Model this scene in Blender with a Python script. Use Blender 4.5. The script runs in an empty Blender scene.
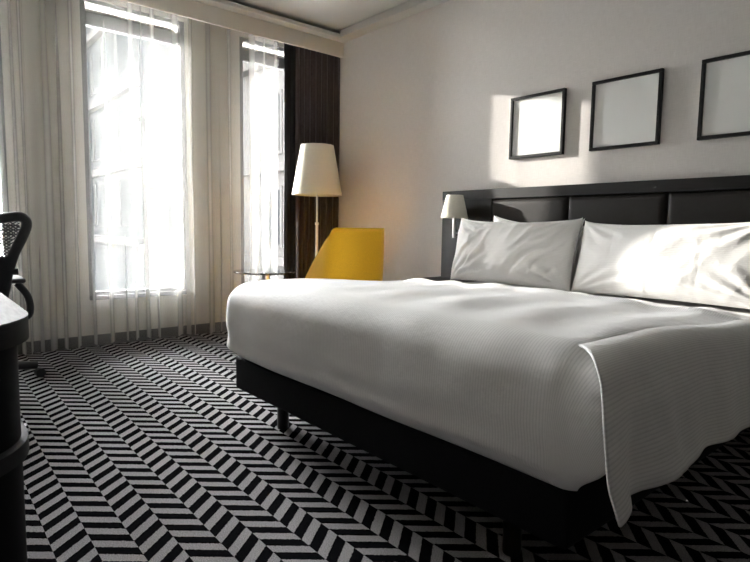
import bpy, bmesh, math, random
from mathutils import Vector, Matrix, noise
random.seed(7)
S = bpy.context.scene
COL = S.collection
R = math.radians

# ------------------------------------------------------------------ camera
yaw, pitch, roll, FPX = R(-49.717), R(-5.419), R(-0.866), 554.757
fw = Vector((math.sin(yaw)*math.cos(pitch), math.cos(yaw)*math.cos(pitch), math.sin(pitch)))
rt = Vector((math.cos(yaw), -math.sin(yaw), 0)); dn = fw.cross(rt)
c_, s_ = math.cos(roll), math.sin(roll)
rt2 = c_*rt + s_*dn; dn2 = -s_*rt + c_*dn
cd = bpy.data.cameras.new('camera'); cam = bpy.data.objects.new('camera', cd); COL.objects.link(cam)
up2 = -dn2; bk = -fw
cam.matrix_world = Matrix(((rt2.x, up2.x, bk.x, 4.448), (rt2.y, up2.y, bk.y, -3.330), (rt2.z, up2.z, bk.z, 0.976), (0, 0, 0, 1)))
cd.sensor_width = 36; cd.lens = FPX/750*36; cd.clip_start = 0.02; cd.clip_end = 300
S.camera = cam

# ------------------------------------------------------------------ world, sun, exposure
W = bpy.data.worlds.new('hazy_sky'); S.world = W; W.use_nodes = True
bg = W.node_tree.nodes['Background']
bg.inputs[0].default_value = (0.98, 0.985, 1.0, 1); bg.inputs[1].default_value = 9.0
sun = bpy.data.lights.new('sun', 'SUN'); so = bpy.data.objects.new('sun', sun); COL.objects.link(so)
sun.energy = 1.25; sun.color = (1.0, 0.945, 0.87); sun.angle = R(0.9)
so.location = (-20, -6, 8)
so.rotation_euler = Vector((1, 0.287, -0.24)).to_track_quat('-Z', 'Y').to_euler()
for yc in (-3.13, -1.825, -.508):                 # sampling portals in the three window openings (they emit nothing)
    pl = bpy.data.lights.new('window_portal', 'AREA'); pl.shape = 'RECTANGLE'; pl.size = 2.3; pl.size_y = .80; pl.cycles.is_portal = True
    po = bpy.data.objects.new('window_portal', pl); COL.objects.link(po); po.location = (-.63, yc, 1.54); po.rotation_euler = (0, R(-90), 0)
S.view_settings.view_transform = 'Standard'; S.view_settings.look = 'None'
S.view_settings.exposure = 4.15; S.view_settings.gamma = 1.0; S.view_settings.use_curve_mapping = False
S.cycles.use_denoising = True
S.cycles.caustics_reflective = False; S.cycles.caustics_refractive = False
S.cycles.max_bounces = 14; S.cycles.diffuse_bounces = 8; S.cycles.transparent_max_bounces = 24
S.cycles.transmission_bounces = 10; S.cycles.sample_clamp_indirect = 12

# ------------------------------------------------------------------ materials
MATS = {}
def mat(name, col, rough=0.6, metal=0.0, spec=0.5, var=0.0, vscale=20.0, bump=0.0, bscale=200.0, stretch=(1, 1, 1), coat=0.0, sheen=0.0):
    if name in MATS: return MATS[name]
    m = bpy.data.materials.new(name); m.use_nodes = True
    nt = m.node_tree; n = nt.nodes; b = n['Principled BSDF']
    b.inputs['Base Color'].default_value = (*col, 1); b.inputs['Roughness'].default_value = rough
    b.inputs['Metallic'].default_value = metal; b.inputs['Specular IOR Level'].default_value = spec
    b.inputs['Coat Weight'].default_value = coat
    b.inputs['Sheen Weight'].default_value = sheen
    if var or bump:
        tc = n.new('ShaderNodeTexCoord'); mp = n.new('ShaderNodeMapping'); mp.inputs['Scale'].default_value = stretch
        nt.links.new(tc.outputs['Object'], mp.inputs[0])
    if var:
        t = n.new('ShaderNodeTexNoise'); t.inputs['Scale'].default_value = vscale; t.inputs['Detail'].default_value = 4
        nt.links.new(mp.outputs[0], t.inputs['Vector'])
        r = n.new('ShaderNodeValToRGB'); r.color_ramp.elements[0].position = 0.3; r.color_ramp.elements[1].position = 0.7
        r.color_ramp.elements[0].color = (*[c*(1-var) for c in col], 1); r.color_ramp.elements[1].color = (*[min(1, c*(1+var)) for c in col], 1)
        nt.links.new(t.outputs[0], r.inputs[0]); nt.links.new(r.outputs[0], b.inputs['Base Color'])
    if bump:
        t2 = n.new('ShaderNodeTexNoise'); t2.inputs['Scale'].default_value = bscale; t2.inputs['Detail'].default_value = 3
        nt.links.new(mp.outputs[0], t2.inputs['Vector'])
        bp = n.new('ShaderNodeBump'); bp.inputs['Strength'].default_value = bump; bp.inputs['Distance'].default_value = 0.002
        nt.links.new(t2.outputs[0], bp.inputs['Height']); nt.links.new(bp.outputs[0], b.inputs['Normal'])
    MATS[name] = m
    return m

def mnode(nt, op, a, b=None, c=None):
    n = nt.nodes.new('ShaderNodeMath'); n.operation = op
    for i, v in enumerate((a, b, c)):
        if v is None: continue
        if isinstance(v, (int, float)): n.inputs[i].default_value = v
        else: nt.links.new(v, n.inputs[i])
    return n.outputs[0]

def carpet_material():
    m = bpy.data.materials.new('herringbone_carpet'); m.use_nodes = True
    nt = m.node_tree; n = nt.nodes; b = n['Principled BSDF']
    tc = n.new('ShaderNodeTexCoord'); sp = n.new('ShaderNodeSeparateXYZ')
    wob = n.new('ShaderNodeTexNoise'); wob.inputs['Scale'].default_value = 150; wob.inputs['Detail'].default_value = 2
    nt.links.new(tc.outputs['Object'], wob.inputs['Vector']); nt.links.new(tc.outputs['Object'], sp.inputs[0])
    w = mnode(nt, 'MULTIPLY', mnode(nt, 'SUBTRACT', wob.outputs[0], 0.5), 0.014)
    x = mnode(nt, 'ADD', sp.outputs[0], w)
    y = mnode(nt, 'ADD', sp.outputs[1], mnode(nt, 'MULTIPLY', sp.outputs[0], 0.013))
    q = mnode(nt, 'DIVIDE', mnode(nt, 'ADD', y, 2.61-0.013*1.4+10*0.206), 0.103)
    col = mnode(nt, 'FLOOR', q); u = mnode(nt, 'FRACT', q)
    par = mnode(nt, 'MODULO', col, 2.0)                       # 0 = falling, 1 = rising
    ue = mnode(nt, 'ADD', mnode(nt, 'MULTIPLY', u, mnode(nt, 'SUBTRACT', 1.0, par)), mnode(nt, 'MULTIPLY', mnode(nt, 'SUBTRACT', 1.0, u), par))
    ph = mnode(nt, 'DIVIDE', mnode(nt, 'ADD', mnode(nt, 'ADD', x, 9.05-1.367), mnode(nt, 'MULTIPLY', ue, 0.085)), 0.0905)
    ph = mnode(nt, 'ADD', ph, mnode(nt, 'MULTIPLY', par, 0.5))
    fr = mnode(nt, 'FRACT', ph)
    lt = mnode(nt, 'GREATER_THAN', fr, 0.52)
    mx = n.new('ShaderNodeMix'); mx.data_type = 'RGBA'
    nt.links.new(lt, mx.inputs[0])
    pile = n.new('ShaderNodeTexNoise'); pile.inputs['Scale'].default_value = 300; pile.inputs['Detail'].default_value = 2
    nt.links.new(tc.outputs['Object'], pile.inputs['Vector'])
    rl = n.new('ShaderNodeValToRGB'); rl.color_ramp.elements[0].position = .3; rl.color_ramp.elements[1].position = .7
    rl.color_ramp.elements[0].color = (.13, .125, .126, 1); rl.color_ramp.elements[1].color = (.44, .425, .43, 1)
    nt.links.new(pile.outputs[0], rl.inputs[0])
    nt.links.new(rl.outputs[0], mx.inputs[7]); mx.inputs[6].default_value = (.0055, .0055, .0065, 1)
    nt.links.new(mx.outputs[2], b.inputs['Base Color'])
    b.inputs['Roughness'].default_value = .95; b.inputs['Specular IOR Level'].default_value = .0
    bp = n.new('ShaderNodeBump'); bp.inputs['Strength'].default_value = .6; bp.inputs['Distance'].default_value = .004
    nt.links.new(pile.outputs[0], bp.inputs['Height']); nt.links.new(bp.outputs[0], b.inputs['Normal'])
    return m

def wallpaper_material():
    m = bpy.data.materials.new('woven_wallpaper'); m.use_nodes = True
    nt = m.node_tree; n = nt.nodes; b = n['Principled BSDF']
    tc = n.new('ShaderNodeTexCoord')
    outs = []
    for sc in ((260, 260, 18), (18, 18, 260)):
        mp = n.new('ShaderNodeMapping'); mp.inputs['Scale'].default_value = sc
        t = n.new('ShaderNodeTexNoise'); t.inputs['Scale'].default_value = 1; t.inputs['Detail'].default_value = 2
        nt.links.new(tc.outputs['Object'], mp.inputs[0]); nt.links.new(mp.outputs[0], t.inputs['Vector']); outs.append(t.outputs[0])
    s = mnode(nt, 'MULTIPLY', mnode(nt, 'ADD', outs[0], outs[1]), .5)
    r = n.new('ShaderNodeValToRGB'); r.color_ramp.elements[0].position = .3; r.color_ramp.elements[1].position = .7
    r.color_ramp.elements[0].color = (.60, .57, .545, 1); r.color_ramp.elements[1].color = (.71, .68, .655, 1)
    nt.links.new(s, r.inputs[0]); nt.links.new(r.outputs[0], b.inputs['Base Color'])
    b.inputs['Roughness'].default_value = .85; b.inputs['Specular IOR Level'].default_value = .25
    bp = n.new('ShaderNodeBump'); bp.inputs['Strength'].default_value = .35; bp.inputs['Distance'].default_value = .002
    nt.links.new(s, bp.inputs['Height']); nt.links.new(bp.outputs[0], b.inputs['Normal'])
    return m

def sheer_material():
    m = bpy.data.materials.new('sheer_voile'); m.use_nodes = True
    nt = m.node_tree; n = nt.nodes; n.remove(n['Principled BSDF']); out = n['Material Output']
    tr = n.new('ShaderNodeBsdfTransparent'); tr.inputs[0].default_value = (1, 1, 1, 1)
    df = n.new('ShaderNodeBsdfDiffuse'); df.inputs[0].default_value = (.49, .488, .475, 1)
    tl = n.new('ShaderNodeBsdfTranslucent'); tl.inputs[0].default_value = (.49, .488, .475, 1)
    a = n.new('ShaderNodeMixShader'); a.inputs[0].default_value = .25
    nt.links.new(df.outputs[0], a.inputs[1]); nt.links.new(tl.outputs[0], a.inputs[2])
    mx = n.new('ShaderNodeMixShader')
    ge = n.new('ShaderNodeNewGeometry'); dt = n.new('ShaderNodeVectorMath'); dt.operation = 'DOT_PRODUCT'
    nt.links.new(ge.outputs['Incoming'], dt.inputs[0]); nt.links.new(ge.outputs['Normal'], dt.inputs[1])
    slant = mnode(nt, 'MAXIMUM', mnode(nt, 'ABSOLUTE', dt.outputs['Value']), .34)
    # a slanted ray crosses more thread: Beer's law through the weave
    cover = mnode(nt, 'SUBTRACT', 1.0, mnode(nt, 'POWER', .68, mnode(nt, 'DIVIDE', 1.0, slant)))
    nt.links.new(cover, mx.inputs[0])
    nt.links.new(tr.outputs[0], mx.inputs[1]); nt.links.new(a.outputs[0], mx.inputs[2])
    nt.links.new(mx.outputs[0], out.inputs[0])
    return m

def glass_material():
    m = bpy.data.materials.new('window_glass'); m.use_nodes = True
    nt = m.node_tree; n = nt.nodes; n.remove(n['Principled BSDF']); out = n['Material Output']
    tr = n.new('ShaderNodeBsdfTransparent'); tr.inputs[0].default_value = (.96, .965, .96, 1)
    gl = n.new('ShaderNodeBsdfGlossy'); gl.inputs['Roughness'].default_value = .01
    fr = n.new('ShaderNodeFresnel'); fr.inputs[0].default_value = 1.45
    mx = n.new('ShaderNodeMixShader')
    nt.links.new(fr.outputs[0], mx.inputs[0]); nt.links.new(tr.outputs[0], mx.inputs[1]); nt.links.new(gl.outputs[0], mx.inputs[2])
    nt.links.new(mx.outputs[0], out.inputs[0])
    return m

def linen_material(name, period, depth, col=(.86, .85, .838)):
    """white cotton with woven satin stripes running along V"""
    m = bpy.data.materials.new(name); m.use_nodes = True
    nt = m.node_tree; n = nt.nodes; b = n['Principled BSDF']
    uv = n.new('ShaderNodeUVMap'); uv.uv_map = 'cloth'; sp = n.new('ShaderNodeSeparateXYZ'); nt.links.new(uv.outputs[0], sp.inputs[0])
    s = mnode(nt, 'SINE', mnode(nt, 'MULTIPLY', sp.outputs[0], 2*math.pi/period))
    s = mnode(nt, 'ADD', mnode(nt, 'MULTIPLY', s, .5), .5)
    st = mnode(nt, 'SMOOTH_MIN', mnode(nt, 'MULTIPLY', s, 1.6), 1.0, .1)
    mx = n.new('ShaderNodeMix'); mx.data_type = 'RGBA'; nt.links.new(st, mx.inputs[0])
    mx.inputs[6].default_value = (*[c*(1-depth) for c in col], 1); mx.inputs[7].default_value = (*col, 1)
    nt.links.new(mx.outputs[2], b.inputs['Base Color'])
    rg = mnode(nt, 'SUBTRACT', .85, mnode(nt, 'MULTIPLY', st, .25)); nt.links.new(rg, b.inputs['Roughness'])
    b.inputs['Specular IOR Level'].default_value = .3; b.inputs['Sheen Weight'].default_value = .15
    tc = n.new('ShaderNodeTexCoord'); t = n.new('ShaderNodeTexNoise'); t.inputs['Scale'].default_value = 14; t.inputs['Detail'].default_value = 5
    nt.links.new(tc.outputs['Object'], t.inputs['Vector'])
    bp = n.new('ShaderNodeBump'); bp.inputs['Strength'].default_value = .25; bp.inputs['Distance'].default_value = .02
    nt.links.new(t.outputs[0], bp.inputs['Height'])
    b2 = n.new('ShaderNodeBump'); b2.inputs['Strength'].default_value = .3; b2.inputs['Distance'].default_value = .0015
    nt.links.new(st, b2.inputs['Height']); nt.links.new(bp.outputs[0], b2.inputs['Normal']); nt.links.new(b2.outputs[0], b.inputs['Normal'])
    return m

M_CARPET = carpet_material(); M_WALL = wallpaper_material(); M_SHEER = sheer_material(); M_GLASS = glass_material()
M_DUVET = linen_material('striped_duvet_cotton', .0092, .13); M_PILLOW = linen_material('pillow_cotton', .009, .05, (.82, .812, .80))
M_PLASTER = mat('painted_plaster', (.64, .61, .55), .9, var=.02, vscale=4, bump=.1, bscale=300)
M_CEIL = mat('ceiling_paint', (.57, .575, .555), .9, var=.015, vscale=3, bump=.1, bscale=250)
M_PANEL = mat('taupe_wall_panel', (.62, .585, .55), .7, var=.08, vscale=12, stretch=(1, 1, 8))
M_CREAM = mat('window_wall_paint', (.52, .50, .455), .85, var=.02, vscale=5, bump=.1, bscale=250)
M_BASEB = mat('grey_skirting', (.055, .055, .06), .5)
M_ALU = mat('grey_window_frame', (.15, .153, .157), .45, metal=.3, var=.05, vscale=30)
M_DRAPE = mat('aubergine_drape', (.050, .035, .035), .85, var=.15, vscale=60, bump=.3, bscale=700, sheen=.2)
M_LINING = mat('black_lining', (.006, .006, .007), .8, bump=.2, bscale=600)
M_WENGE = mat('dark_stained_wood', (.010, .0092, .0090), .5, spec=.35, var=.3, vscale=14, bump=.25, bscale=60, stretch=(.6, 6, 6))
M_LEATHER = mat('brown_black_leather', (.018, .0145, .013), .5, spec=.35, var=.12, vscale=40, bump=.35, bscale=350)
M_BLACKFAB = mat('black_base_fabric', (.006, .006, .007), .9, spec=.15, var=.2, vscale=120, bump=.3, bscale=500)
M_FRAME = mat('black_frame', (.005, .0047, .0047), .4, spec=.35, var=.1, vscale=40)
M_PRINT = mat('pale_print', (.78, .79, .775), .35, var=.01, vscale=3, spec=.5)
M_SHADE = mat('cream_lampshade', (.62, .595, .51), .85, var=.03, vscale=120, bump=.25, bscale=500)
M_CHROME = mat('brushed_chrome', (.62, .61, .59), .28, metal=1, var=.05, vscale=50)
M_YELLOW = mat('mustard_upholstery', (.86, .465, .005), .75, var=.06, vscale=140, bump=.35, bscale=600, sheen=.25)
M_YPIPE = mat('mustard_piping', (.66, .44, .03), .7, bump=.2, bscale=500)
M_TABLE = mat('black_lacquer', (.012, .012, .013), .12, var=.1, vscale=30, coat=.4)
M_DESKTOP = mat('grey_oak_laminate', (.055, .051, .048), .7, spec=.15, var=.25, vscale=16, bump=.25, bscale=70, stretch=(.8, 9, 9))
M_DESKEDGE = mat('charcoal_edge', (.007, .0069, .007), .6, spec=.25, var=.25, vscale=30, bump=.2, bscale=120, stretch=(1, 1, 8))
M_DESKBODY = mat('black_cabinet', (.0022, .0022, .0025), .7, spec=.12, var=.1, vscale=20)
M_PLASTIC = mat('black_plastic', (.010, .010, .012), .55, spec=.3, var=.1, vscale=60)
M_MESH = mat('black_chair_mesh', (.013, .013, .016), .6, var=.1, vscale=60)
M_SHEET = mat('white_sheet_cotton', (.78, .775, .765), .8, var=.015, vscale=20, bump=.3, bscale=30)
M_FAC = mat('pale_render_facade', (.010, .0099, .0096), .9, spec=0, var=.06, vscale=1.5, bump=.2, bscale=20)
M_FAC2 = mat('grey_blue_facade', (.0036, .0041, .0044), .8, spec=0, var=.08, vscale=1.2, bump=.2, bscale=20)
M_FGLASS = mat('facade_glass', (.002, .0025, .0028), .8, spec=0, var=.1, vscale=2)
M_LEDGE = mat('facade_ledge', (.0095, .0094, .0092), .85, spec=0, var=.05, vscale=3)
M_GROUND = mat('paving', (.42, .41, .39), .9, var=.15, vscale=2, bump=.3, bscale=30)

# ------------------------------------------------------------------ mesh helpers
def link(name, bm, m, parent=None, smooth=False, mods=()):
    me = bpy.data.meshes.new(name)
    bmesh.ops.recalc_face_normals(bm, faces=bm.faces) if mods != 'keep' else None
    bm.to_mesh(me); bm.free()
    if smooth:
        for p in me.polygons: p.use_smooth = True
    o = bpy.data.objects.new(name, me); COL.objects.link(o)
    me.materials.append(m)
    if parent: o.parent = parent
    return o
def tag(o, label=None, cat=None, group=None, kind=None):
    for k, v in (('label', label), ('category', cat), ('group', group), ('kind', kind)):
        if v: o[k] = v
    return o
def empty(name, loc=(0, 0, 0), rz=0, **kw):
    o = bpy.data.objects.new(name, None); COL.objects.link(o); o.location = loc; o.rotation_euler = (0, 0, rz); o.empty_display_size = .05
    return tag(o, **kw)
def add_box(bm, a, b, bev=0, seg=2):
    t = bmesh.new(); bmesh.ops.create_cube(t, size=1)
    for v in t.verts:
        v.co = Vector([(a[i]+b[i])/2 + v.co[i]*(b[i]-a[i]) for i in range(3)])
    if bev: bmesh.ops.bevel(t, geom=list(t.edges), offset=bev, segments=seg, profile=.5, affect='EDGES')
    me = bpy.data.meshes.new('tmp'); t.to_mesh(me); t.free(); bm.from_mesh(me); bpy.data.meshes.remove(me)
def box(name, a, b, m, parent=None, bev=0, seg=2):
    bm = bmesh.new(); add_box(bm, a, b, bev, seg); return link(name, bm, m, parent)
def add_lathe(bm, prof, c=(0, 0, 0), n=40, close=False):
    rings = []
    for r, z in prof:
        rings.append([bm.verts.new((c[0]+r*math.cos(2*math.pi*k/n), c[1]+r*math.sin(2*math.pi*k/n), c[2]+z)) for k in range(n)] if r > 1e-6 else [bm.verts.new((c[0], c[1], c[2]+z))])
    pairs = list(zip(rings, rings[1:])) + ([(rings[-1], rings[0])] if close else [])
    for A, B in pairs:
        for k in range(n):
            k2 = (k+1) % n
            if len(A) == 1 and len(B) == 1: continue
            if len(A) == 1: bm.faces.new((A[0], B[k2], B[k]))
            elif len(B) == 1: bm.faces.new((A[k], A[k2], B[0]))
            else: bm.faces.new((A[k], A[k2], B[k2], B[k]))
def lathe(name, prof, m, parent=None, c=(0, 0, 0), n=40, close=False, smooth=True):
    bm = bmesh.new(); add_lathe(bm, prof, c, n, close); o = link(name, bm, m, parent, smooth)
    autosmooth(o); return o
def autosmooth(o, ang=40):
    me = o.data
    bm = bmesh.new(); bm.from_mesh(me)
    for e in bm.edges:
        e.smooth = not (len(e.link_faces) == 2 and e.calc_face_angle(0) > R(ang))
    for f in bm.faces: f.smooth = True
    bm.to_mesh(me); bm.free()
def add_tube(bm, pts, r, n=10):
    pts = [Vector(p) for p in pts]; rad = r if isinstance(r, (list, tuple)) else [r]*len(pts)
    rings = []; ref = Vector((0, 0, 1))
    for i, p in enumerate(pts):
        d = (pts[min(i+1, len(pts)-1)]-pts[max(i-1, 0)]).normalized()
        if abs(d.dot(ref)) > .95: ref = Vector((1, 0, 0))
        u = d.cross(ref).normalized(); v = d.cross(u).normalized(); ref = -u.cross(d) if False else ref
        rings.append([bm.verts.new(p+rad[i]*(math.cos(2*math.pi*k/n)*u+math.sin(2*math.pi*k/n)*v)) for k in range(n)])
    for A, B in zip(rings, rings[1:]):
        for k in range(n): bm.faces.new((A[k], A[(k+1) % n], B[(k+1) % n], B[k]))
    bm.faces.new(rings[0][::-1]); bm.faces.new(rings[-1])
def tube(name, pts, r, m, parent=None, n=10):
    bm = bmesh.new(); add_tube(bm, pts, r, n); o = link(name, bm, m, parent, True); autosmooth(o, 50); return o
def spline(pts, k=8):
    P = [Vector(p) for p in pts]; P = [2*P[0]-P[1]]+P+[2*P[-1]-P[-2]]; out = []
    for i in range(1, len(P)-2):
        for j in range(k):
            t = j/k; a, b, c, d = P[i-1:i+3]
            out.append(.5*((2*b)+(c-a)*t+(2*a-5*b+4*c-d)*t*t+(3*b-a-3*c+d)*t**3))
    out.append(P[-2]); return out
def add_grid(bm, fn, nu, nv, uvfn=None, closed_u=False):
    g = [[bm.verts.new(fn(i/nu, j/nv)) for j in range(nv+1)] for i in range(nu+1)]
    lay = bm.loops.layers.uv.verify() if uvfn else None
    for i in range(nu):
        for j in range(nv):
            f = bm.faces.new((g[i][j], g[i+1][j], g[i+1][j+1], g[i][j+1]))
            if lay:
                for l, (a, b) in zip(f.loops, ((i, j), (i+1, j), (i+1, j+1), (i, j+1))): l[lay].uv = uvfn(a/nu, b/nv)
    return g
def solidify(o, t, off=0):
    md = o.modifiers.new('thickness', 'SOLIDIFY'); md.thickness = t; md.offset = off; return o
def sm(a, b, x):
    t = max(0, min(1, (x-a)/(b-a))); return t*t*(3-2*t)
def gauss(x, s): return math.exp(-(x/s)**2)

# ------------------------------------------------------------------ the room shell
X0, X1, Y0, Y1 = -.36, 7.0, -3.80, 0.0          # inner faces; headboard wall at y = 0, windows at x = X0
ZC, ZR = 2.75, 2.815
tag(box('floor', (X0-.25, Y0-.2, -.12), (X1+.2, Y1+.2, 0), M_CARPET), kind='structure', label='black and grey herringbone carpet covering the whole floor')
tag(box('wall_headboard', (X0-.25, 0, 0), (X1+.2, .2, ZR+.15), M_WALL), kind='structure')
tag(box('wall_right', (X1, Y0, 0), (X1+.2, 0, ZR+.15), M_WENGE), kind='structure')
tag(box('wall_back', (X0-.25, Y0-.2, 0), (X1+.2, Y0, ZR+.15), M_PANEL), kind='structure')
WINS = [(-3.52, -2.74), (-2.23, -1.42), (-.915, -.10)]
ZS, ZH = .385, 2.70
bm = bmesh.new(); xa, xb = X0-.25, X0
ys = [Y0]+[v for w in WINS for v in w]+[0]
for i in range(0, len(ys), 2): add_box(bm, (xa, ys[i], 0), (xb, ys[i+1], ZR+.15))
for a, b in WINS:
    add_box(bm, (xa, a, 0), (xb, b, ZS)); add_box(bm, (xa, a, ZH), (xb, b, ZR+.15))
tag(link('wall_window', bm, M_CREAM), kind='structure')
# ceiling: a flat border, a lip with a shadow slot on the window side, and a raised field
bm = bmesh.new(); bd = .105
add_box(bm, (X0-.25, Y0-.2, ZR), (X1+.2, .2, ZR+.12))
add_box(bm, (X0, Y0, ZC), (bd, 0, ZC+.02)); add_box(bm, (X0, Y0, ZC+.02), (-.06, 0, ZR)); add_box(bm, (bd, -bd-.015, ZC), (X1, 0, ZR)); add_box(bm, (bd, Y0, ZC), (X1, Y0+bd, ZR))
tag(link('ceiling', bm, M_CEIL), kind='structure')
def lip(name, a, b):
    tag(box(name, a, b, M_CEIL, bev=.004), kind='structure')
lip('trim_1', (bd, Y0+bd+.012, ZC-.010), (bd+.022, -bd-.037, ZC+.026))
lip('trim_2', (bd, -bd-.037, ZC-.010), (X1-.01, -bd-.015, ZC+.026))
# pelmet in front of the curtains
tag(box('trim_3', (-.022, Y0, 2.613), (0, 0, ZC), M_PLASTER, bev=.003), kind='structure', label='painted pelmet board hiding the curtain track')
tag(box('baseboard_window', (X0, Y0, 0), (X0+.015, 0, .09), M_BASEB, bev=.003), kind='structure')
tag(box('baseboard_headboard', (X0+.015, -.015, 0), (1.40, 0, .09), M_BASEB, bev=.003), kind='structure')
tag(box('baseboard_back', (X0+.015, Y0, 0), (X1, Y0+.015, .09), M_BASEB, bev=.003), kind='structure')

for k, (a, b) in enumerate(WINS):
    w = empty('window_%d' % (k+1), (X0-.045, (a+b)/2, ZS), kind='structure', label='tall window with grey metal frame and upper transom')
    xo, xi = -.03, .03; h = (b-a)/2; H = ZH-ZS; f = .042
    box('frame', (xo, -h, 0), (xi, -h+f, H), M_ALU, w, .004)
    box('frame', (xo, h-f, 0), (xi, h, H), M_ALU, w, .004)
    box('frame', (xo, -h+f, 0), (xi, h-f, .05), M_ALU, w, .004)
    box('frame', (xo, -h+f, H-.03), (xi, h-f, H), M_ALU, w, .004)
    zt = 2.50-ZS
    box('transom', (xo, -h+f, zt), (xi, h-f, zt+.10), M_ALU, w, .004)
    box('pane', (-.004, -h+f, .05), (.004, h-f, zt), M_GLASS, w)
    box('pane', (-.004, -h+f, zt+.10), (.004, h-f, H-.03), M_GLASS, w)
    box('window_sill', (.03, -h, -.012), (.075, h, .022), M_ALU, w, .004)

# ------------------------------------------------------------------ curtains
def folded(name, y0, y1, zt, zb, xc, amp, n, m, parent, over=.5, seed=0, per=20, flare=.6, thick=0):
    """a hanging cloth: folds with a little overlap, looser towards the hem"""
    rnd = random.Random(seed); L = y1-y0
    phs = []; acc = 0
    for k in range(n): acc += rnd.uniform(.45, 1.6); phs.append(acc)
    phs = [0]+[p/acc for p in phs]; amps = [rnd.uniform(.45, 1.15) for _ in range(n+1)]; lean = [rnd.uniform(-.5, .5) for _ in range(n+1)]; ovs = [rnd.choice((0, .1, .2, .35)) for _ in range(n+1)]
    nu = n*per
    def fn(u, v):
        s = u*n; k = min(int(s), n-1); t = s-k
        z = zt+(zb-zt)*v
        wl = phs[k+1]-phs[k]; A = amps[k]*(1-t)+amps[k+1]*t
        grow = .45+.55*min(1, v*1.6+.05)+flare*.35*v
        ph = 2*math.pi*t
        yy = y0+L*(phs[k]+wl*t)
        yy += over*ovs[k]*wl*L*.16*2*math.sin(2*ph)*grow*A
        yy += lean[k]*(1-abs(2*t-1))*.035*(v-.3)
        xx = xc-amp*A*grow*math.cos(ph)+.012*math.sin(5*v+7*phs[k])*v
        zz = z+(.012*math.sin(9*u+seed)*v)
        return Vector((xx, max(y0, min(y1, yy)) if v < .02 else yy, zz))
    bm = bmesh.new(); add_grid(bm, fn, nu, 26)
    o = link(name, bm, m, parent, True)
    if thick: solidify(o, thick)
    return o
sA = empty('sheer_curtain', (-.245, -3.2, .02), label='sheer white curtain at the left picture edge behind the office chair', cat='curtain', group='sheer curtains')
folded('voile', -3.74+3.2, -2.622+3.2, 2.705, .01, 0, .040, 6, M_SHEER, sA, over=1.0, seed=3)
sB = empty('sheer_curtain', (-.245, -1.6, .02), label='wide sheer white curtain across the two windows beside the floor lamp', cat='curtain', group='sheer curtains')
folded('voile', -2.625+1.6, -.57+1.6, 2.705, .01, 0, .042, 12, M_SHEER, sB, over=1.0, seed=11)
for s, (a, b) in ((sA, (-.54, .54)), (sB, (-1.0, 1.03))):
    box('heading_tape', (-.012, a, 2.69), (.012, b, 2.70), M_SHEER, s)
tag(box('curtain_rail', (-.26, Y0+.02, 2.728), (-.23, -.02, 2.748), M_ALU), 'slim curtain rail hidden behind the pelmet', 'rail')
dk = empty('blackout_curtain', (-.10, -.29, .02), R(-10), label='dark brown pleated blackout curtain hanging in the corner behind the floor lamp', cat='curtain')
folded('drape', -.175, .294, 2.705, .01, 0, .026, 9, M_DRAPE, dk, over=.35, seed=5, flare=.3, thick=.004)
folded('lining', -.285, -.17, 2.705, .01, -.005, .014, 2, M_LINING, dk, over=.2, seed=9, flare=.3, thick=.004)
tube('pull_wand', [(.03, -.295, 1.36), (.03, -.295, 2.69)], .003, M_PLASTIC, dk, 8); tube('wand_grip', [(.03, -.295, 1.26), (.03, -.295, 1.36)], .006, M_PLASTIC, dk, 8)

# ------------------------------------------------------------------ headboard (fixed to the wall)
HX0, HX1, HZ = 1.402, 4.198, 1.273
hb = empty('headboard', (2.80, 0, 0), label='long dark wood headboard with padded brown leather panels', cat='headboard')
box('backboard', (HX0-2.8, -.04, .02), (HX1-2.8, -.001, 1.20), M_WENGE, hb, .002)
box('top_rail', (HX0-2.8, -.062, 1.203), (HX1-2.8, -.001, HZ), M_WENGE, hb, .003)
box('side_board', (HX0-2.8, -.058, .02), (1.885-2.8, -.04, 1.203), M_WENGE, hb, .002)
box('side_board', (3.715-2.8, -.058, .02), (HX1-2.8, -.04, 1.203), M_WENGE, hb, .002)
pw = (3.715-1.885)/3
def cushion_panel(x0, x1, z0, z1):
    def fn(u, v):
        x = x0+(x1-x0)*u; z = z0+(z1-z0)*v
        e = min(min(u, 1-u)*(x1-x0), min(v, 1-v)*(z1-z0))
        d = .030*(1-(1-min(1, e/.035))**2)**.5 if e < .035 else .030
        d += .006*math.sin(math.pi*u)*math.sin(math.pi*v)
        return Vector((x, -.04-d, z))
    bm = bmesh.new(); add_grid(bm, fn, 60, 60)
    return link('padded_panel', bm, M_LEATHER, hb, True)
for k in range(3):
    cushion_panel(1.887-2.8+k*pw, 1.883-2.8+(k+1)*pw, .30, 1.200)

# ------------------------------------------------------------------ bed
bed = empty('bed', (2.82, -1.08, 0), label='king size box bed on a black upholstered base', cat='bed')
BX, BY = 2.82, -1.08
box('bed_base', (1.895-BX, -2.085-BY, .16), (3.745-BX, -.075-BY, .325), M_BLACKFAB, bed, .012)
for lx, ly in ((2.16, -1.965), (3.50, -1.965), (2.16, -.35), (3.50, -.35)):
    lathe('leg', [(0, 0), (.026, 0), (.028, .004), (.028, .165), (0, .165)], M_FRAME, bed, (lx-BX, ly-BY, 0), 20)
box('mattress', (1.89-BX, -2.085-BY, .325), (3.765-BX, -.08-BY, .615), M_SHEET, bed, .05, 4)

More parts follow.
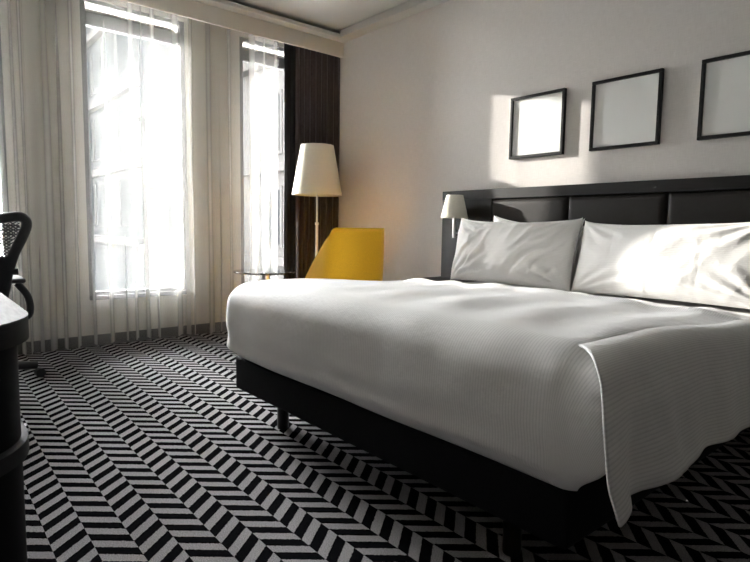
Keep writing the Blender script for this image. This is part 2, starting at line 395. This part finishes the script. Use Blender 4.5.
# duvet: crowned top that rolls over the foot and tucks under the mattress, flaps hanging at the sides
DX0, DX1, DYF, DYH = 1.858, 3.815, -2.130, -.60
ZT, ZB, RAD = .698, .322, .10
cxm = (DX0+DX1)/2
def wr(x, y, z):
    p = Vector((x*2.2, y*2.2, z*2.2))
    return noise.noise(p)*.5+noise.noise(p*2.3)*.3
def duvet_shell():
    prof = []                     # cross profile param along length: (distance from edge inwards, z)
    # v: 0..1 from the head over the top, round the foot edge, down to the tuck
    L1 = DYF*-1-RAD-(-DYH); L2 = math.pi/2*RAD; L3 = ZT-RAD-ZB; LT = L1+L2+L3
    halfw = (DX1-DX0)/2; S1 = halfw-RAD; ST = S1+L2+.20
    over = []
    def fn(u, v):
        s = (u*2-1)*ST; a = abs(s); sg = 1 if s >= 0 else -1
        d = v*LT
        al = max(0, a-S1); de_ = max(0, d-L1); e = math.hypot(al, de_); over.append(e >= L2+L3-1e-6)
        e2 = min(e, L2+L3)
        ph = math.atan2(de_, al) if e > 0 else 0
        if e2 < L2: out = RAD*math.sin(e2/RAD); z = ZT-RAD*(1-math.cos(e2/RAD))
        else: out = RAD; z = ZT-RAD-(e2-L2)
        fz = max(0, min(1, (ZT-z)/(ZT-ZB)))
        out += .020*math.sin(math.pi*fz)-.05*sm(.82, 1.0, fz)
        xo = min(a, S1)+out*math.cos(ph); y = DYH-min(d, L1)-out*math.sin(ph)
        x = cxm+sg*xo
        crown = .016*math.cos(math.pi*min(1, xo/halfw)/2)*(1-fz)
        z += crown-.048*sm(-1.75, -.95, y)*(1-fz)
        w = wr(x, y, z)
        if fz > .15: y -= (math.sin(ph) if e > 0 else 0)*.018*w*math.sin(math.pi*min(1, fz)); y += .010*math.sin(z*48+3*noise.noise(Vector((x*1.4, 0, z*3))))*sm(.35, .8, fz)*(.5+.5*noise.noise(Vector((x*1.1, 3, z))))
        else:
            z += .014*w
            # long soft creases running down the bed
            z += .011*math.sin(x*21+y*4+2.5*noise.noise(Vector((x, y, 1.0))))*sm(-2.1, -1.8, y)*(.4+.6*abs(noise.noise(Vector((x*1.5, y*.8, 4)))))
        # turned hem roll near the pillows
        fy = -.93+.05*math.sin((x-1.9)*1.3)                    # turned-down fold below the pillows
        z += (.016*gauss(y-fy, .028)-.020*sm(fy, fy+.035, y))*(1-fz)
        return Vector((x-BX, y-BY, z))
    bm = bmesh.new(); add_grid(bm, fn, 150, 190, lambda u, v: ((u*2-1)*ST+2, v*LT))
    bm.verts.index_update()                        # drop the cloth tucked away under the corners
    bmesh.ops.delete(bm, geom=[f for f in bm.faces if all(over[v.index] for v in f.verts)], context='FACES')
    return bm
def flap(bm, side):
    y0 = DYF-.005 if side > 0 else -1.85
    y1 = -.86; n = y1-y0
    # section of the flap: (out, z) from the bed edge down to the hem
    sec = spline([(-.13, 0, .672), (-.065, 0, .698), (0, 0, .686), (.030, 0, .640), (.045, 0, .54), (.055, 0, .43), (.072, 0, .335)], 8)
    def fn(u, v):
        y = y0+n*u; f = y-y0
        k = v*(len(sec)-1); i = min(int(k), len(sec)-2); p = sec[i].lerp(sec[i+1], k-i)
        x, z = p.x, p.z; q = max(0, (.70-z)/.37)
        if side < 0: return Vector((DX0-x*.5-BX, y-BY, z-.048*sm(-1.75, -.95, y)*(1-q*.6)))
        near = gauss(f, .42)
        rip = .6*math.sin(f*27+.3)+.7*math.sin(f*15.5+2.2)
        x += (.028*near+.006)*rip*q**1.3*(1-.7*gauss(f, .08))+.012*gauss(f, .05)*q
        y += -.030*gauss(f, .10)*math.sin(min(1, q)*2.4)+.012*gauss(f, .10)*sm(.75, 1.0, q)
        z += (.016*math.sin(f*24+.4)*near-.022*gauss(f-.02, .06)+.012*sm(.15, .5, f))*q
        x += (.012*noise.noise(Vector((y*4, z*5, 2)))+.012*max(0, 1-3.2*abs(noise.noise(Vector((y*5+z*2.5, z*1.2, 6)))))*near*(1-gauss(f, .14)))*q
        y += .10*(1-sm(0, .42, v))*gauss(f, .18)
        z -= .048*sm(-1.75, -.95, y)*(1-q*.6)
        return Vector((DX1+x-BX, y-BY, z))
    add_grid(bm, fn, 120, 40, lambda u, v: (v*.5+5, u*n))
bm = duvet_shell(); flap(bm, 1); flap(bm, -1)
bm.loops.layers.uv[0].name if False else None
dv = link('duvet', bm, M_DUVET, None, True); dv.data.uv_layers[0].name = 'cloth'
dv.location = (BX, BY, 0); solidify(dv, .006, -1)
tag(dv, 'white striped duvet tucked at the foot and hanging over the bed side', 'duvet')

# ------------------------------------------------------------------ pillows
def pillow(name, w, h, t, loc, tilt, rz, label, seams=(), seed=0, roll_=0, crease=.006, soft=1.0):
    rnd = random.Random(seed)
    def fn_side(sgn):
        def fn(u, v):
            a, b = u*2-1, v*2-1
            # cushion outline: sides pulled in between pointed corners
            px = w/2*a*(1-.045*(1-b*b)*abs(a)**3); pz = h/2*b*(1-(.19 if b > 0 else .06)*(1-a*a)**.7*abs(b)**3)
            e = max(0, (1-abs(a)**2.6))*max(0, (1-abs(b)**2.6))
            th = t/2*e**.42
            cor = (abs(a)*abs(b))**4
            q = Vector((px*3+seed, pz*3, sgn))
            # creases radiating from the corners and folds across the face
            ang = math.atan2(b*h, a*w); rr = math.hypot(a, b)
            cr = 0
            for (ca, cb) in ((-1, 1), (1, 1), (-1, -1), (1, -1)):
                dx, dz = a-ca, b-cb; dist = math.hypot(dx, dz)
                cr += math.sin(math.atan2(dz, dx)*17+seed+2*noise.noise(q*.6))*gauss(dist-.45, .38)
            fold = .012*cr*e**.5+.024*noise.noise(q*.9)*e+.010*noise.noise(q*2.6)*e**.5
            dg = noise.noise(Vector(((px-pz*.8)*9+seed, (px+pz)*1.6, 3))); fold += crease*max(0, 1-abs(dg)*3.5)**1.5*e**.6*max(0, noise.noise(q*.8+Vector((0, 7, 0)))+.6)
            fold += .010*math.sin(7*a+9*b+3*noise.noise(q*.8)+seed)*e*sm(.2, -.6, a*.5+b*.2)
            for sx in seams: fold += .004*gauss((a-sx-.02*b), .010)-.0035*gauss(a-sx-.02*b-.022, .012)
            y = -sgn*(th+soft*fold*(1 if sgn > 0 else .4))+.02*noise.noise(q*.7+Vector((5, 0, 0)))*rr
            if sgn < 0: y = max(y, .004)-.0
            return Vector((px, y, pz+h/2))
        return fn
    bm = bmesh.new()
    add_grid(bm, fn_side(1), 84, 60, lambda u, v: (v*h, u*w)); add_grid(bm, fn_side(-1), 84, 60, lambda u, v: (v*h, u*w))
    bmesh.ops.remove_doubles(bm, verts=bm.verts, dist=.004)
    o = link(name, bm, M_PILLOW, None, True); o.data.uv_layers[0].name = 'cloth'
    o.location = loc; o.rotation_euler = (tilt, roll_, rz)
    return tag(o, label, 'pillow', 'pillows against the headboard')
pillow('pillow', .92, .45, .21, (2.275, -.395, .622), R(-13), R(2), 'white pillow nearest the reading lamp, leaning on another pillow', seams=(-.62, .42), seed=2.0, roll_=R(.6), crease=.030)
pillow('pillow', 1.0, .435, .22, (3.245, -.42, .628), R(-16), R(-2), 'large white pillow in the sun at the right picture edge', seams=(-.55, -.10, .36), seed=6.3, roll_=R(-.6), crease=.004, soft=.55)
pillow('pillow', .80, .43, .12, (2.345, -.165, .626), R(-4), R(0), 'white pillow standing behind the left front pillow against the headboard', seed=9.1, roll_=R(4))
pillow('pillow', .84, .40, .11, (3.28, -.175, .622), R(-4), R(0), 'white pillow hidden behind the large sunlit pillow', seed=12.4)

# ------------------------------------------------------------------ nightstand, reading lamp
ns = empty('nightstand', (1.62, -.24, 0), label='dark wood nightstand between bed and wall under the reading lamp', cat='nightstand')
box('body', (-.19, -.17, .08), (.19, .175, .575), M_WENGE, ns, .004); box('top', (-.20, -.185, .575), (.20, .178, .603), M_WENGE, ns, .004)
box('drawer', (-.175, -.186, .36), (.175, -.17, .56), M_WENGE, ns, .003); box('plinth', (-.17, -.15, 0), (.17, .16, .08), M_DESKBODY, ns)
rl = empty('reading_lamp', (1.622, -.059, .95), label='small wall reading lamp with white tapered shade on the headboard', cat='lamp')
lathe('shade', [(.103, .112), (.062, .283), (.059, .283), (.100, .112)], M_SHADE, rl, (0, -.102, 0), 40, True)
lathe('wall_plate', [(0, 0), (.028, 0), (.028, .012), (0, .012)], M_CHROME, rl, (0, 0, 0), 24)
rl.children[-1].rotation_euler = (R(90), 0, 0)
tube('arm', [(0, -.01, 0), (0, -.102, 0)], .008, M_CHROME, rl)
tube('stem', [(0, -.102, -.035), (0, -.102, .25)], .0125, M_CHROME, rl, 16)
tube('bulb_holder', [(0, -.102, .12), (0, -.102, .19)], .018, M_CHROME, rl, 16)
lathe('bulb', [(0, 0), (.015, .005), (.024, .03), (.018, .055), (0, .062)], M_SHADE, rl, (0, -.102, .19), 20)

# ------------------------------------------------------------------ pictures
for k, (x0, lab) in enumerate(((1.999, 'square black framed picture in the sunlight, leftmost of the three'), (2.606, 'square black framed pale picture in the middle of the row of three'), (3.228, 'square black framed picture cut by the right photo edge'))):
    p = empty('picture_frame', (x0+.21, 0, 1.688), label=lab, cat='picture', group='framed pictures over the bed')
    h = .2105; f = .019
    for nm, a, b in (('frame_bar', (-h, -.030, h-f), (h, -.003, h)), ('frame_bar', (-h, -.030, -h), (h, -.003, -h+f)), ('frame_bar', (-h, -.030, -h+f), (-h+f, -.003, h-f)), ('frame_bar', (h-f, -.030, -h+f), (h, -.003, h-f))):
        box(nm, a, b, M_FRAME, p, .002)
    box('print', (-h+f, -.016, -h+f), (h-f, -.006, h-f), M_PRINT, p)

# ------------------------------------------------------------------ floor lamp
fl = empty('floor_lamp', (.145, -.40, 0), label='floor lamp with tapered cream shade standing in front of the dark curtain', cat='lamp')
lathe('base', [(0, 0), (.145, 0), (.15, .006), (.145, .018), (.03, .026), (0, .026)], M_CHROME, fl, n=48)
tube('pole', [(0, 0, .02), (0, 0, 1.02)], .0125, M_CHROME, fl, 16)
tube('upper_pole', [(0, 0, 1.00), (0, 0, 1.60)], .0085, M_CHROME, fl, 16)
lathe('collar', [(0, 0), (.018, 0), (.018, .022), (0, .022)], M_CHROME, fl, (0, 0, 1.0), 20)
lathe('shade', [(.232, 0), (.150, .452), (.147, .452), (.229, 0)], M_SHADE, fl, (0, 0, 1.272), 64, True)
fl_s = empty('x', (0, 0, 0)); bpy.data.objects.remove(fl_s)
for a in range(3):
    t = a*2*math.pi/3; tube('spoke', [(0, 0, 1.60), (.150*math.cos(t), .150*math.sin(t), 1.70)], .002, M_CHROME, fl, 6)
lathe('bulb', [(0, 0), (.018, .004), (.03, .05), (.022, .09), (0, .1)], M_SHADE, fl, (0, 0, 1.46), 20)

# ------------------------------------------------------------------ side table
st = empty('side_table', (.25, -1.0, 0), label='round black side table with chrome column by the sheer curtain', cat='table')
lathe('table_top', [(0, .578), (.20, .578), (.262, .590), (.266, .596), (.262, .602), (0, .602)], M_TABLE, st, n=64)
lathe('column', [(0, .012), (.038, .012), (.038, .578), (0, .578)], M_CHROME, st, n=32)
lathe('foot_plate', [(0, 0), (.18, 0), (.185, .006), (.17, .014), (0, .016)], M_CHROME, st, n=48)

# ------------------------------------------------------------------ yellow armchair
ac = empty('armchair', (.91, -.64, 0), R(-90), label='mustard yellow tub armchair seen from behind, beside the floor lamp', cat='armchair')
HW, RC, YB, AL = .275, .10, .21, .56           # half width, corner radius, back plane, arm length
path = []
for i in range(15): path.append((-HW, YB-RC-(AL-RC)*(1-i/14), -1, 0))
for i in range(1, 9):
    t = i/8*math.pi/2; path.append((-HW+RC-RC*math.cos(t), YB-RC+RC*math.sin(t), -math.cos(t), math.sin(t)))
for i in range(1, 19): path.append((-HW+RC+2*(HW-RC)*i/18, YB, 0, 1))
for i in range(1, 9):
    t = i/8*math.pi/2; path.append((HW-RC+RC*math.sin(t), YB-RC+RC*math.cos(t), math.sin(t), math.cos(t)))
for i in range(1, 15): path.append((HW, YB-RC-(AL-RC)*i/14, 1, 0))
def shell_pt(u, v, off):
    k = u*(len(path)-1); i = min(int(k), len(path)-2); t = k-i
    x, y, nx, ny = [path[i][j]*(1-t)+path[i+1][j]*t for j in range(4)]
    f = max(0, YB-.015-y)
    top = .974-1.27*f if f > .03 else .974-1.27*f*f/.06*1.0
    top = max(.40, top)
    z = .27+(top-.27)*v
    rake = .05*(v*(top-.27)/.70)**1.0*sm(.30, 0, f)          # the back leans away from the seat
    bulge = .012*math.sin(math.pi*v)
    return Vector((x+nx*(bulge-off*.05)*1.0, y+ny*(bulge-off*.05)+rake-.05, z))
nu, nv = len(path)-1, 24
bm = bmesh.new()
g0 = add_grid(bm, lambda u, v: shell_pt(u, v, 0), nu, nv); g1 = add_grid(bm, lambda u, v: shell_pt(u, v, 1), nu, nv)
for i in range(nu):
    bm.faces.new((g0[i][nv], g0[i+1][nv], g1[i+1][nv], g1[i][nv])); bm.faces.new((g0[i][0], g1[i][0], g1[i+1][0], g0[i+1][0]))
for j in range(nv):
    bm.faces.new((g0[0][j], g0[0][j+1], g1[0][j+1], g1[0][j])); bm.faces.new((g0[nu][j], g1[nu][j], g1[nu][j+1], g0[nu][j+1]))
rim = [e for e in bm.edges if len(e.link_faces) == 2 and e.calc_face_angle(0) > R(50)]
bmesh.ops.bevel(bm, geom=rim, offset=.010, segments=3, profile=.5, affect='EDGES')
link('shell', bm, M_YELLOW, ac, True)
bm = bmesh.new(); add_box(bm, (-.222, -.37, .27), (.222, .10, .43), .045, 4); o = link('seat_cushion', bm, M_YELLOW, ac, True)
tube('piping', [shell_pt(i/80, 1, .03)+Vector((0, 0, .001)) for i in range(81)], .004, M_YPIPE, ac, 8)
for lx, ly in ((-.20, -.30), (.20, -.30), (-.19, .07), (.19, .07)):
    tube('leg', [(lx*1.08, ly*1.08, 0), (lx, ly, .29)], [.011, .017], M_FRAME, ac, 12)

# ------------------------------------------------------------------ desk with rounded end
def rounded_end(x0, x1, y0, y1, r1, r2, n=16):
    """plan outline, x1 end rounded (r1 at y1, r2 at y0)"""
    p = [(x0, y0), (x0, y1)]
    for k in range(n+1):
        t = math.pi/2-k/n*math.pi/2; p.append((x1-r1+r1*math.cos(t), y1-r1+r1*math.sin(t)))
    for k in range(n+1):
        t = -k/n*math.pi/2; p.append((x1-r2+r2*math.cos(t), y0+r2+r2*math.sin(t)))
    return p
def add_prism(bm, poly, z0, z1):
    lo = [bm.verts.new((x, y, z0)) for x, y in poly]; hi = [bm.verts.new((x, y, z1)) for x, y in poly]
    n = len(poly)
    for k in range(n): bm.faces.new((lo[k], lo[(k+1) % n], hi[(k+1) % n], hi[k]))
    bm.faces.new(lo[::-1]); bm.faces.new(hi)
def prism(name, poly, z0, z1, m, parent, bev=0):
    bm = bmesh.new(); add_prism(bm, poly, z0, z1)
    if bev: bmesh.ops.bevel(bm, geom=[e for e in bm.edges if abs(e.verts[0].co.z-e.verts[1].co.z) < 1e-6], offset=bev, segments=2, profile=.5, affect='EDGES')
    o = link(name, bm, m, parent); autosmooth(o, 35); return o
dkx, dky = 2.2, -3.44
de = empty('desk', (dkx, dky, 0), label='dark desk with rounded grey top and curved shelf at the left picture edge', cat='desk')
sh = lambda P: [(x-dkx, y-dky) for x, y in P]
prism('desk_top', sh(rounded_end(1.25, 3.06, -3.78, -3.10, .26, .26)), .747, .750, M_DESKTOP, de)
prism('edge_band', sh(rounded_end(1.25, 3.06, -3.78, -3.10, .26, .26)), .692, .7465, M_DESKEDGE, de, .003)
prism('cabinet', sh(rounded_end(2.30, 2.99, -3.76, -3.122, .22, .22)), .03, .692, M_DESKBODY, de)
prism('shelf', sh(rounded_end(2.26, 3.03, -3.77, -3.108, .25, .25)), .395, .435, M_DESKEDGE, de, .003)
prism('plinth', sh(rounded_end(2.30, 3.0, -3.76, -3.118, .22, .22)), 0, .03, M_CHROME, de)
box('side_panel', (1.27-dkx, -3.76-dky, 0), (1.31-dkx, -3.14-dky, .692), M_DESKBODY, de, .002)

# ------------------------------------------------------------------ office chair
oc = empty('office_chair', (.46, -3.07, 0), 0, label='black mesh back office chair by the window behind the desk', cat='office chair')
ang0 = R(96)
for k in range(5):
    t = ang0+k*2*math.pi/5; dx, dy = math.cos(t), math.sin(t)
    lg = tube('base_leg', [(dx*.03, dy*.03, .115), (dx*.2, dy*.2, .10), (dx*.345, dy*.345, .078)], [.036, .030, .024], M_PLASTIC, oc, 10)
    bm = bmesh.new(); ww = Vector((-dy, dx, 0))
    for s in (-1, 1):
        c = Vector((dx*.36, dy*.36, .028))+ww*s*.013
        ring = lambda off: [bm.verts.new(c+ww*off+Vector((dx*.028*math.cos(a*math.pi/10), dy*.028*math.cos(a*math.pi/10), .028*math.sin(a*math.pi/10)))) for a in range(20)]
        A, B = ring(-.009), ring(.009)
        for a in range(20): bm.faces.new((A[a], A[(a+1) % 20], B[(a+1) % 20], B[a]))
        bm.faces.new(A[::-1]); bm.faces.new(B)
    link('caster', bm, M_PLASTIC, lg)
lathe('gas_column', [(0, .09), (.034, .09), (.034, .25), (.022, .25), (.022, .42), (0, .42)], M_PLASTIC, oc, n=20)
# the sitter faces away from the room: local axes
fdir = Vector((-1, .03, 0)).normalized(); rdir = Vector((fdir.y, -fdir.x, 0))     # rdir points to the picture's right
def L(r, f, z): return rdir*r+fdir*f+Vector((0, 0, z))
def seat_fn(u, v):
    a, b = u*2-1, v*2-1
    k = (1-.12*b*b)
    return L(a*.25*k, b*.23, .45+.02*a*a-.03*sm(.4, 1, b))
bm = bmesh.new(); add_grid(bm, seat_fn, 24, 24); solidify(link('seat', bm, M_MESH, oc, True), .045, -1)
# back: outline in (r, z), wide shoulders tapering to the waist
half = [(.06, .50), (.14, .515), (.165, .60), (.185, .70), (.215, .80), (.262, .90), (.285, .965), (.275, 1.0), (.235, 1.012), (.12, .992), (0, .985)]
def back_pt(r, z): return L(r, -.225-.05*(z-.5)/.5+.12*(r*r)/.08*.25-.03*math.sin((z-.45)*5.5), z)
sp = spline([(r, z, 0) for r, z in half], 6)
outline = [back_pt(p.x, p.y) for p in sp]+[back_pt(-p.x, p.y) for p in reversed(sp[:-1])]
outline.append(outline[0])
tube('back_frame', outline, .028, M_PLASTIC, oc, 10)
# woven suspension: crossing strands clipped to the outline
def width_at(z):
    best = 0
    for p, q in zip(sp, sp[1:]):
        if min(p.y, q.y) <= z <= max(p.y, q.y) and abs(p.y-q.y) > 1e-6:
            best = max(best, p.x+(q.x-p.x)*(z-p.y)/(q.y-p.y))
    return best
bm = bmesh.new()
def strand(pa, pb, w):
    pts = []
    for i in range(13):
        r = pa[0]+(pb[0]-pa[0])*i/12; z = pa[1]+(pb[1]-pa[1])*i/12
        if z < .51 or z > 1.0 or abs(r) > width_at(z)-.002:
            if len(pts) > 1: add_tube(bm, pts, w, 4)
            pts = []; continue
        pts.append(back_pt(r, z))
    if len(pts) > 1: add_tube(bm, pts, w, 4)
for k in range(-44, 45):
    o_ = k*.017
    strand((-.30, .75+o_-.21), (.30, .75+o_+.21), .0036); strand((-.30, .75+o_+.21), (.30, .75+o_-.21), .0036)
for k in range(19):
    z = .52+k*.026; strand((-.3, z), (.3, z), .0026)
tag(link('mesh_back', bm, M_MESH, oc, True), kind='stuff')
# lumbar pad and lower back
def lumbar(u, v):
    a = u*2-1; z = .53+.26*v-.05*a*a*0
    return back_pt(a*(width_at(max(.52, z))-.004), z)+fdir*-.012
bm = bmesh.new(); add_grid(bm, lumbar, 20, 12); solidify(link('lumbar_pad', bm, M_PLASTIC, oc, True), .02)
tube('spine', [L(0, -.27, .60), L(0, -.30, .50), L(0, -.18, .40), L(0, 0, .40)], [.02, .024, .028, .03], M_PLASTIC, oc, 10)
for s in (-1, 1):
    arm = tube('arm_post', [tuple(v) for v in spline([L(s*.22, -.10, .40), L(s*.29, -.14, .43), L(s*.285, -.19, .54), L(s*.235, -.17, .625)], 6)], .020, M_PLASTIC, oc, 10)
    bm = bmesh.new(); add_box(bm, (-.045, -.14, -.014), (.045, .12, .014), .013, 3)
    pad = link('armrest_pad', bm, M_PLASTIC, oc, True)
    pad.matrix_basis = Matrix(((rdir.x, fdir.x, 0, L(s*.225, -.12, .640).x), (rdir.y, fdir.y, 0, L(s*.225, -.12, .640).y), (0, 0, 1, .645), (0, 0, 0, 1)))
    tube('adjust_knob', [L(s*.19, -.27, .70), L(s*.232, -.27, .70)], [.016, .019], M_PLASTIC, oc, 12)

# ------------------------------------------------------------------ outside: courtyard seen through the windows, plus added sun blockers
tag(box('ground_outside', (-60, -40, -4.2), (X0-.3, 40, -4.0), M_GROUND), kind='structure')
an = empty('annex_building', (-10, 3.2, -4), label='low pale building with ledges seen through the sheer curtain', cat='building')
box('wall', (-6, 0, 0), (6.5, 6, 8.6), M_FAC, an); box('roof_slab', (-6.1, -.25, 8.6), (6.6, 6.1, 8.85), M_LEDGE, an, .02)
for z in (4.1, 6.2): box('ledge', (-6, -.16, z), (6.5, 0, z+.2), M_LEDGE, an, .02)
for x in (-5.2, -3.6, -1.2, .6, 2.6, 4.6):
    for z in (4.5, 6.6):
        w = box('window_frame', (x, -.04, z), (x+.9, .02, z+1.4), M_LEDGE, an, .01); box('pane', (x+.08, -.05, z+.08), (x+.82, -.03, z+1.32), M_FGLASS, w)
tb = empty('office_block', (-22, 3.2, -4), label='tall grey blue building with rows of windows behind the sheer curtain', cat='building')
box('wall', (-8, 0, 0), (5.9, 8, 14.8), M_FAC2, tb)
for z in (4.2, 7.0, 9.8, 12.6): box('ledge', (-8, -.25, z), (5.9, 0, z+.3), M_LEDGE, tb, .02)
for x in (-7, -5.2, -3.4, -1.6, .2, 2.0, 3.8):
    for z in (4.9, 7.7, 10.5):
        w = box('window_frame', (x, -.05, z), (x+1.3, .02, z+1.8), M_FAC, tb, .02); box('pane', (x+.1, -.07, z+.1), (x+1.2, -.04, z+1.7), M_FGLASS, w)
tag(box('wall_neighbour', (-8, -14, -4), (-6, -3.97, 7), M_FAC), kind='structure'); tag(box('roof_neighbour', (-8.1, -14.1, 7), (-5.9, -3.92, 7.2), M_LEDGE, bev=.02), kind='structure')  # unseen block added to stop sun at the first window and part of the second
tp = empty('terrace_parapet', (-1.3, -1.5, -.1), label='low grey terrace wall outside below the window', cat='wall')
box('wall', (-.12, -2.4, 0), (.12, 3.0, .36), M_FAC2, tp); box('coping', (-.16, -2.4, .36), (.16, 3.0, .41), M_LEDGE, tp, .01)
tag(box('terrace_slab', (-1.5, -4.5, -.35), (X0-.25, 2.5, -.1), M_GROUND), kind='structure')
tag(box('window_canopy', (-1.06, -4.6, 2.74), (X0-.25, 1.2, 2.90), M_LEDGE), kind='structure')  # overhang added to keep direct sun off the upper panes
